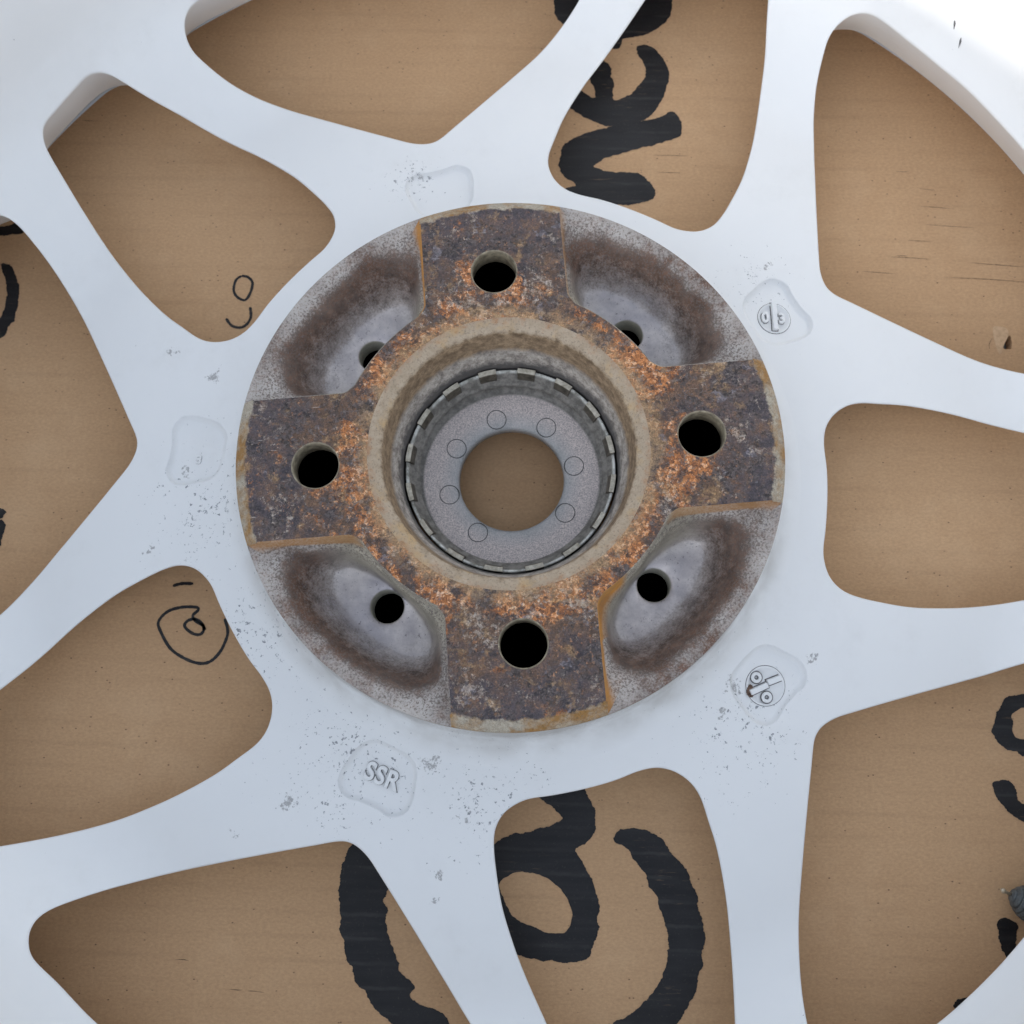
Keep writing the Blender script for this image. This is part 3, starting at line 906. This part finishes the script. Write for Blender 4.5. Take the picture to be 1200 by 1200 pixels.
for i in range(48, 0, -1):
    ol.append(side_pt(RE+(46.8-RE)*i/49, -1))
ctr = Vector((55, 0))
def ray(poly, ang):
    d = Vector((math.cos(ang), math.sin(ang)))
    best = 0
    n = len(poly)
    for i in range(n):
        a = poly[i]-ctr; b = poly[(i+1) % n]-ctr
        e = b-a
        den = d.x*e.y-d.y*e.x
        if abs(den) < 1e-9: continue
        t = (a.x*e.y-a.y*e.x)/den
        u = (a.x*d.y-a.y*d.x)/den
        if t > 0 and -1e-6 <= u <= 1+1e-6: best = max(best, t)
    return ctr+d*best
def sym(h): return h+[(x, -y) for x, y in reversed(h) if abs(y) > 1e-6]
KP = closed_spline(sym([(68.4, 0), (67.8, 9.6), (66.0, 18.4), (62.2, 25.0), (56.4, 26.8), (51.5, 22.6), (47.6, 18.9), (44.9, 15.0), (44.3, 11), (44.5, 5.5), (44.5, 0)]), 240)
FP = closed_spline(sym([(58.6, 0), (58.0, 7), (56.2, 13), (53.0, 16.2), (49.6, 14.8), (47.4, 10.5), (46.0, 5.2), (45.75, 0)]), 240)
HC = Vector((50.4, 0)); HR = 4.45
rings = []
zone = []; stainf = []
def zf(r): return -2.3-(RE-r)*.17
NO = len(ol)
def push(pts, zs, zn, st):
    rings.append([(p.x, p.y, z) for p, z in zip(pts, zs)])
    zone.append(zn); stainf.append(st)
angs = [math.atan2(p.y, p.x-ctr.x) for p in ol]
def ztop(p):
    r = p.length
    return 0.0 if r <= RC else -2.3*(r-RC)/(RE-RC)
inset = []
n = NO
sgn = 1 if area2(ol) > 0 else -1
nrm = [(-(Vector(((ol[(i+1) % n]-ol[i-1]).y, -(ol[(i+1) % n]-ol[i-1]).x)).normalized())*sgn) for i in range(n)]   # towards the pocket
is_arc = [p.length > RE-.02 for p in ol]
A_top = [p if arc else p-nn*.3 for p, nn, arc in zip(ol, nrm, is_arc)]
push(A_top, [ztop(p) for p in A_top], 1.0, 1.0)
push(ol, [ztop(p)-(0 if arc else .3) for p, arc in zip(ol, is_arc)], 1.0, 1.0)
A2 = [p+nn*.35 for p, nn in zip(ol, nrm)]
push(A2, [min(zf(p.length), ztop(q)-.3) if not arc else -2.36 for p, q, arc in zip(A2, ol, is_arc)], 1.0, 1.0)
Kp = [ray(KP, a) for a in angs]
Kp = [(p if (p-ctr).length < (a2-ctr).length-.2 else a2+(ctr-a2).normalized()*.25) for p, a2 in zip(Kp, A2)]
mid = [a.lerp(b, .5) for a, b in zip(A2, Kp)]
push(mid, [zf(p.length)-.1 for p in mid], 1.0, .30)
push(Kp, [zf(p.length)-.35 for p in Kp], 1.0, .20)
Fp = [ray(FP, a) for a in angs]
for s in range(1, 11):
    t = s/10
    q = [a.lerp(b, t) for a, b in zip(Kp, Fp)]
    e = .12*t+.88*smooth01(t)
    push(q, [(zf(k.length)-.35)*(1-e)+(-17.0)*e for k in Kp], 1+.80*t, max(0, .2-.3*t))
Hp = []
for a in angs:
    Hp.append(HC+Vector((math.cos(a), math.sin(a)))*HR)
push([f.lerp(h, .5) for f, h in zip(Fp, Hp)], [-17.3]*n, 1.92, 0)
push([HC+(h-HC)*1.08 for h in Hp], [-17.3]*n, 2.0, 0)
push(Hp, [-17.7]*n, 3.0, 0)
push(Hp, [-24.0]*n, 3.0, 0)
pv = [v for rg in rings for v in rg]
pf = []
for j in range(len(rings)-1):
    for i in range(n):
        k = (i+1) % n
        f = (j*n+i, j*n+k, (j+1)*n+k, (j+1)*n+i)
        pf.append(f if sgn > 0 else tuple(reversed(f)))
zattr = [z for z in zone for _ in range(n)]
# rust runs: which arm sides they colour, (cw side, ccw side) of each pocket
RUNS = [(.12, .45), (1.0, .12), (.62, .12), (1.05, .55)]
for k in range(4):
    a = math.radians(LUG0+45+90*k)
    st = []
    for j, rg in enumerate(rings):
        for i_, (x, y, z) in enumerate(rg):
            oy = ol[i_].y
            s = RUNS[k][0] if oy < 0 else RUNS[k][1]
            side = 0.0 if is_arc[i_] else smooth01((abs(oy)-9)/7)
            if k == 3 and oy < 0 and not is_arc[i_]: side = smooth01((abs(oy)-3)/6)
            wide = 2.6 if (k == 3 and oy < 0 and ol[i_].length < 54) else 1.0
            st.append(min(1.0, stainf[j]*s*side*(wide if j > 2 else 1)))
    vs = []
    for x, y, z in pv:
        q = rot2((x, y), a)
        vs.append((q.x, q.y, z))
    obj('hub_pocket', vs, pf, POCKET, hub, True, None, {'zone': zattr, 'stain': st})
    c = rot2(HC, a)
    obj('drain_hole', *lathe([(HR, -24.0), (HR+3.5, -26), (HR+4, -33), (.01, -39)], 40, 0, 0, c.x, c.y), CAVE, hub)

# flat face between the pockets with the bore and the bolt holes cut out
LR = 5.95
face = []
for k in range(4):
    a = math.radians(LUG0+45+90*k)
    seq = [p for p in A_top[61:]]
    seq = [p for p in seq if p.length <= RC]
    face_k = [rot2(p, a) for p in seq]
    face.append(face_k)
loop = []
for k in (3, 2, 1, 0):
    loop += face[k]
    e0 = face[k][-1]
    e1 = face[(k-1) % 4][0]
    a0 = math.atan2(e0.y, e0.x); a1 = math.atan2(e1.y, e1.x)
    while a1 > a0: a1 -= 2*math.pi
    for i in range(1, 30):
        t = a0+(a1-a0)*i/30
        loop.append(Vector((RC*math.cos(t), RC*math.sin(t))))
if area2(loop) < 0: loop.reverse()
BR = 36.6
bore_l = [Vector((BR*math.cos(2*math.pi*i/200), BR*math.sin(2*math.pi*i/200))) for i in range(200)]
lugc = [Vector((50*math.cos(math.radians(LUG0+90*k)), 50*math.sin(math.radians(LUG0+90*k)))) for k in range(4)]
lugl = [[c+Vector((math.cos(2*math.pi*i/64), math.sin(2*math.pi*i/64)))*(LR+.35) for i in range(64)] for c in lugc]
v2, tr = cdt(loop, [bore_l]+lugl, [])
hp = [([(p.x, p.y, 0.0) for p in v2], tr)]
for k in range(4):                                   # sloping ends of the arms
    b = math.radians(LUG0+90*k)
    vs, fs = [], []
    for j, (r, z) in enumerate(((RC, 0.0), (RC+.25, -.1), (RE-.3, -2.0), (RE, -2.3), (RE+.02, -3.4))):
        ha = math.asin((AW+.02)/r)
        for i in range(41):
            t = b-ha+2*ha*i/40
            vs.append((r*math.cos(t), r*math.sin(t), z))
    for j in range(4):
        for i in range(40):
            fs.append((j*41+i, j*41+i+1, (j+1)*41+i+1, (j+1)*41+i))
    hp.append((vs, [tuple(reversed(f)) for f in fs]))
hv, hf = merge(*hp)
old = hub.data
tmp = obj('hub_pad', hv, hf, RUST, None, False)
hub.data = tmp.data
bpy.data.objects.remove(tmp)
bpy.data.meshes.remove(old)
hub.name = 'hub_pad'
# outer skirt under the edge
obj('hub_edge', *lathe([(RE-.02, -2.3), (RE-.02, -6)], 256), BORE, hub)
for k, c in enumerate(lugc):
    obj('lug_hole', *lathe([(LR+.35, 0), (LR+.1, -.12), (LR, -.4), (LR, -6.4), (LR+.4, -6.7)], 64, 0, 0, c.x, c.y), HOLE, hub)
    obj('lug_seat', *lathe([(LR+.4, -6.7), (11.2, -13), (11.4, -32), (.01, -40)], 48, 0, 0, c.x, c.y), CAVE, hub)  # closing cone floor added so the well stays black
obj('bore_wall', *lathe([(36.6, 0), (36.2, -.12), (33.7, -1.45), (33.2, -1.9), (32.9, -3), (32.5, -6), (31.9, -9.8), (31.4, -11.2), (30.7, -13.5), (29.9, -16.5), (29.6, -17.4), (29.6, -36)], 256), BORE, hub)

# ---------------------------------------------------------------- centre ring
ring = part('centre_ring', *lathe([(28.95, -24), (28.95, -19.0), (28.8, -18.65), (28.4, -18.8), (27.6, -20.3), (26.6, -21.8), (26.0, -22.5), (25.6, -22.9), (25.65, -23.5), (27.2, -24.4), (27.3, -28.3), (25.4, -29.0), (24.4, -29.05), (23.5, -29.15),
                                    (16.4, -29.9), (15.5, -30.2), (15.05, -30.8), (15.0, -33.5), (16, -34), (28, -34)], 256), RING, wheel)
def block(rin, rout, a, ha, z0, z1, slope):
    vs = []
    nn = 6
    for zi in (0, 1):
        for ri, r in enumerate((rin, rout)):
            for i in range(nn+1):
                t = a-ha+2*ha*i/nn
                ztop_ = z1+(slope if ri == 1 else 0)
                z = z0 if zi == 0 else ztop_
                vs.append((r*math.cos(t), r*math.sin(t), z))
    m_ = nn+1
    fs = []
    for i in range(nn):
        fs.append((2*m_+i, 3*m_+i, 3*m_+i+1, 2*m_+i+1))     # top
        fs.append((i, 2*m_+i, 2*m_+i+1, i+1))               # inner
        fs.append((m_+i, m_+i+1, 3*m_+i+1, 3*m_+i))         # outer
    fs += [(0, m_, 3*m_, 2*m_), (nn, 2*m_+nn, 3*m_+nn, m_+nn)]
    return vs, fs
for k in range(16):
    a = math.radians(13.3+22.5*k)
    # hook: narrow top, sloping inner face
    ha = math.radians(5.1)
    sec = [(29.05, -22), (29.05, -17.55), (27.75, -17.75), (27.0, -20.2), (26.9, -22)]
    vs, fs = [], []
    for q in range(7):
        t = a-ha+2*ha*q/6
        vs += [(r*math.cos(t), r*math.sin(t), z) for r, z in sec]
    for q in range(6):
        for w_ in range(4):
            fs.append((q*5+w_, (q+1)*5+w_, (q+1)*5+w_+1, q*5+w_+1))
    fs += [(0, 1, 2, 3, 4), (34, 33, 32, 31, 30)]
    o = obj('clip_tab', vs, fs, TAB, ring, False)
    bv = o.modifiers.new('bevel', 'BEVEL'); bv.width = .00014; bv.segments = 2
def torus(cx, cy, cz, R, r, n=40, m_=8, tilt=0.0):
    vs, fs = [], []
    for i in range(n):
        a = 2*math.pi*i/n
        for j in range(m_):
            b = 2*math.pi*j/m_
            rr = R+r*math.cos(b)
            x, y = cx+rr*math.cos(a), cy+rr*math.sin(a)
            vs.append((x, y, cz+r*math.sin(b)+tilt*(math.hypot(x, y)-math.hypot(cx, cy))))
    for i in range(n):
        for j in range(m_):
            fs.append((i*m_+j, ((i+1) % n)*m_+j, ((i+1) % n)*m_+(j+1) % m_, i*m_+(j+1) % m_))
    return vs, fs
for a in (56.5, 11.6, -33.5, -121.3, -165.6, 150.1, 103.7):
    t = math.radians(a)
    r = 18.25
    obj('ejector_mark', *torus(r*math.cos(t), r*math.sin(t), -29.15-(23.5-r)*.105, 2.75, .13, 48, 6, .1056), MARK, ring)

# ---------------------------------------------------------------- raised lettering in the recesses
def frame(x, y, ang, lift):
    """matrix standing on the recess floor at x, y; local X along ang"""
    r = math.hypot(x, y)
    nrm = Vector((.15*x/r, .15*y/r, 1)).normalized()
    tx = Vector((math.cos(ang), math.sin(ang), 0))
    tx = (tx-nrm*tx.dot(nrm)).normalized()
    ty = nrm.cross(tx)
    z = prof(r)-REC_D+lift
    M_ = Matrix((tx, ty, nrm)).transposed().to_4x4()
    M_.translation = Vector((x, y, z+HUB_Z))*MM
    return M_
def text_mesh(name, s, size, depth, mat, parent, mtx, sx=1.0, off_=0.0, label=None, spacing=1.0):
    cu = bpy.data.curves.new(name, 'FONT')
    cu.body = s
    cu.size = size*MM
    cu.extrude = depth*MM/2
    cu.offset = off_*MM
    cu.bevel_depth = .09*MM if off_ <= .14 else 0
    cu.bevel_resolution = 2
    cu.align_x = 'CENTER'; cu.align_y = 'CENTER'
    cu.space_character = spacing
    tmp = bpy.data.objects.new(name+'_tmp', cu)
    COL.objects.link(tmp)
    dg = bpy.context.evaluated_depsgraph_get()
    me = bpy.data.meshes.new_from_object(tmp.evaluated_get(dg))
    bpy.data.objects.remove(tmp)
    me.name = name
    me.materials.clear(); me.materials.append(mat)
    o = bpy.data.objects.new(name, me)
    COL.objects.link(o)
    o.parent = parent
    S = Matrix.Diagonal((sx, 1, 1, 1))
    me.transform(S)
    o.matrix_world = mtx
    if label: o['label'] = label
    return o
mt = frame(-33.9, -82.4, math.radians(-21.8), .42)
text_mesh('raised_lettering', 'SSR', 6.7, .9, WHITE_PLAIN, wheel, mt, .90, .09, 'raised letters SSR cast in the recess below the hub', 1.06)
text_mesh('lettering_grime', 'SSR', 6.7, .1, DIRT, wheel, frame(-33.9, -82.4, math.radians(-21.8), .02), .90, .34, None, 1.06)

def place_local(o, mtx):
    o.matrix_world = mtx
def dial(x, y, ang, R, pieces, numerals, label, rings_=()):
    mt = frame(x, y, ang, 0.0)
    base = obj('date_dial', *lathe([(R+.35, .0), (R+.2, .22), (R, .30), (R-.22, .22), (R-.35, .02), (.01, .02)], 56), WHITE_PLAIN, wheel, True, label)
    base.matrix_world = mt
    # grime line in the groove round the dial
    gr = obj('dial_grime', *torus(0, 0, .02, R+.33, .10, 60, 6), DIRT, base)
    for (bx, by, ln, wd, ba) in pieces:
        c, s = math.cos(ba), math.sin(ba)
        vs = []
        for z in (0, 1):
            for dx, dy in ((-1, -1), (1, -1), (1, 1), (-1, 1)):
                k_ = 1.0 if z == 0 else .88
                lx, ly = dx*ln/2*(1 if z == 0 else .97), dy*wd/2*k_
                vs.append((bx+lx*c-ly*s, by+lx*s+ly*c, .0 if z == 0 else 1.15))
        o = obj('dial_bar', vs, [(4, 5, 6, 7), (0, 1, 5, 4), (1, 2, 6, 5), (2, 3, 7, 6), (3, 0, 4, 7)], WHITE_PLAIN, base, False)
        bv = o.modifiers.new('bevel', 'BEVEL'); bv.width = .00015; bv.segments = 2
        gx = []
        for dx, dy in ((-1, -1), (1, -1), (1, 1), (-1, 1)):
            lx, ly = dx*(ln/2+.3), dy*(wd/2+.28)
            gx.append((bx+lx*c-ly*s, by+lx*s+ly*c, .05))
        obj('dial_grime', gx, [(0, 1, 2, 3)], DIRT, base, False)
    for (rx_, ry_) in rings_:
        v_, f_ = torus(rx_, ry_, .42, 1.02, .46, 36, 10)
        obj('numeral', v_, f_, WHITE_PLAIN, base)
        v_, f_ = torus(rx_, ry_, .30, 1.02, .72, 36, 6)
        obj('numeral_grime', [(x, y, min(z, .36)) for x, y, z in v_], f_, DIRT, base, False)
    for (ch, nx, ny, size, sx, rz) in numerals:
        M_ = mt @ Matrix.Translation((nx*MM, ny*MM, .30*MM)) @ Matrix.Rotation(rz, 4, 'Z')
        text_mesh('numeral', ch, size, .9, WHITE_PLAIN, base, M_, sx, .06)
        M_ = mt @ Matrix.Translation((nx*MM, ny*MM, .05*MM)) @ Matrix.Rotation(rz, 4, 'Z')
        text_mesh('numeral_grime', ch, size, .06, DIRT, base, M_, sx, .30)
    return base
text_mesh('worn_numeral', '3', 3.4, .5, WHITE_PLAIN, wheel, frame(-88.5, 4.6, math.radians(-8), .12), 1.0, .05, 'worn raised numeral 3 in the left recess')
text_mesh('numeral_grime', '3', 3.4, .06, DIRT, wheel, frame(-88.5, 4.6, math.radians(-8), .02), 1.0, .18)
bpy.context.view_layer.update()
dial(75.9, 45.6, 0.0, 4.5, [(0, .45, 8.7, 1.55, math.pi/2)], [('0', -2.75, -.15, 4.3, 1.0, 0), ('3', 2.1, -.2, 4.3, .95, 0)],
     'round date dial with an upright bar between 0 and 3')
dial(67.75, -58.9, 0.0, 5.0, [(-1.9, -.75, 5.2, 1.6, math.radians(23)), (2.4, 1.5, 4.2, 1.6, math.radians(20))], [],
     'round date dial with a slanting split bar between two ring shaped zeros', [(-2.5, 2.2), (.15, -3.0)])

# rust scab eating into the dial at its left end
dl = [o_ for o_ in wheel.children if o_.name.startswith('date_dial')][-1]
sc_ = closed_spline([(-5.3, -1.6), (-4.9, -2.7), (-3.9, -3.0), (-3.3, -2.3), (-3.9, -1.5), (-3.4, -.2), (-4.2, .5), (-5.0, -.4)], 40)
sc_ = [p+Vector((random.uniform(-.14, .14), random.uniform(-.14, .14))) for p in sc_]
v2_, t2_ = cdt(sc_ if area2(sc_) > 0 else list(reversed(sc_)), [], [])
obj('rust_scab', [(p.x, p.y, .40+.12*math.sin(p.x*5)*math.sin(p.y*4)) for p in v2_], t2_, SCAB, dl, False)

# ================================================================ SMALL THING ON THE CARDBOARD
plug = bpy.data.objects.new('ribbed_plug', None)
COL.objects.link(plug)
plug['label'] = 'dark grey ribbed plug with a small metal tip lying beside the rim'
plug['category'] = 'plug'
ax = math.radians(-25.6)
ribs = [(.01, 0.0)]
nr = 9
for i in range(nr*10+1):
    u = i/(nr*10)
    env = 4.7*math.sin(min(1.0, (u*1.6+.10))*math.pi/2)**.7
    ribs.append((env+.62*(abs(math.cos(u*nr*math.pi))**.5-.6), 0.2+u*10.5))
ribs += [(4.4, 11.0), (3.0, 11.6), (.01, 11.7)]
def laid(profile, n_=48):
    vs, fs = lathe(profile, n_)
    out = []
    for x, y, z in vs:      # axis Z -> +X
        out.append((z, x, y))
    return out, [tuple(reversed(f)) for f in fs]
body = obj('ribbed_body', *laid(ribs), PLUG, plug)
tip = obj('metal_tip', *laid([(.01, -2.9), (.5, -2.7), (.72, -2.2), (.6, -1.7), (.42, -1.4), (.42, .3), (.01, .35)], 24), BRASS, plug)
plug.location = (133.11*MM, -113.15*MM, 4.9*MM)
plug.rotation_euler = (0, math.radians(2), ax)
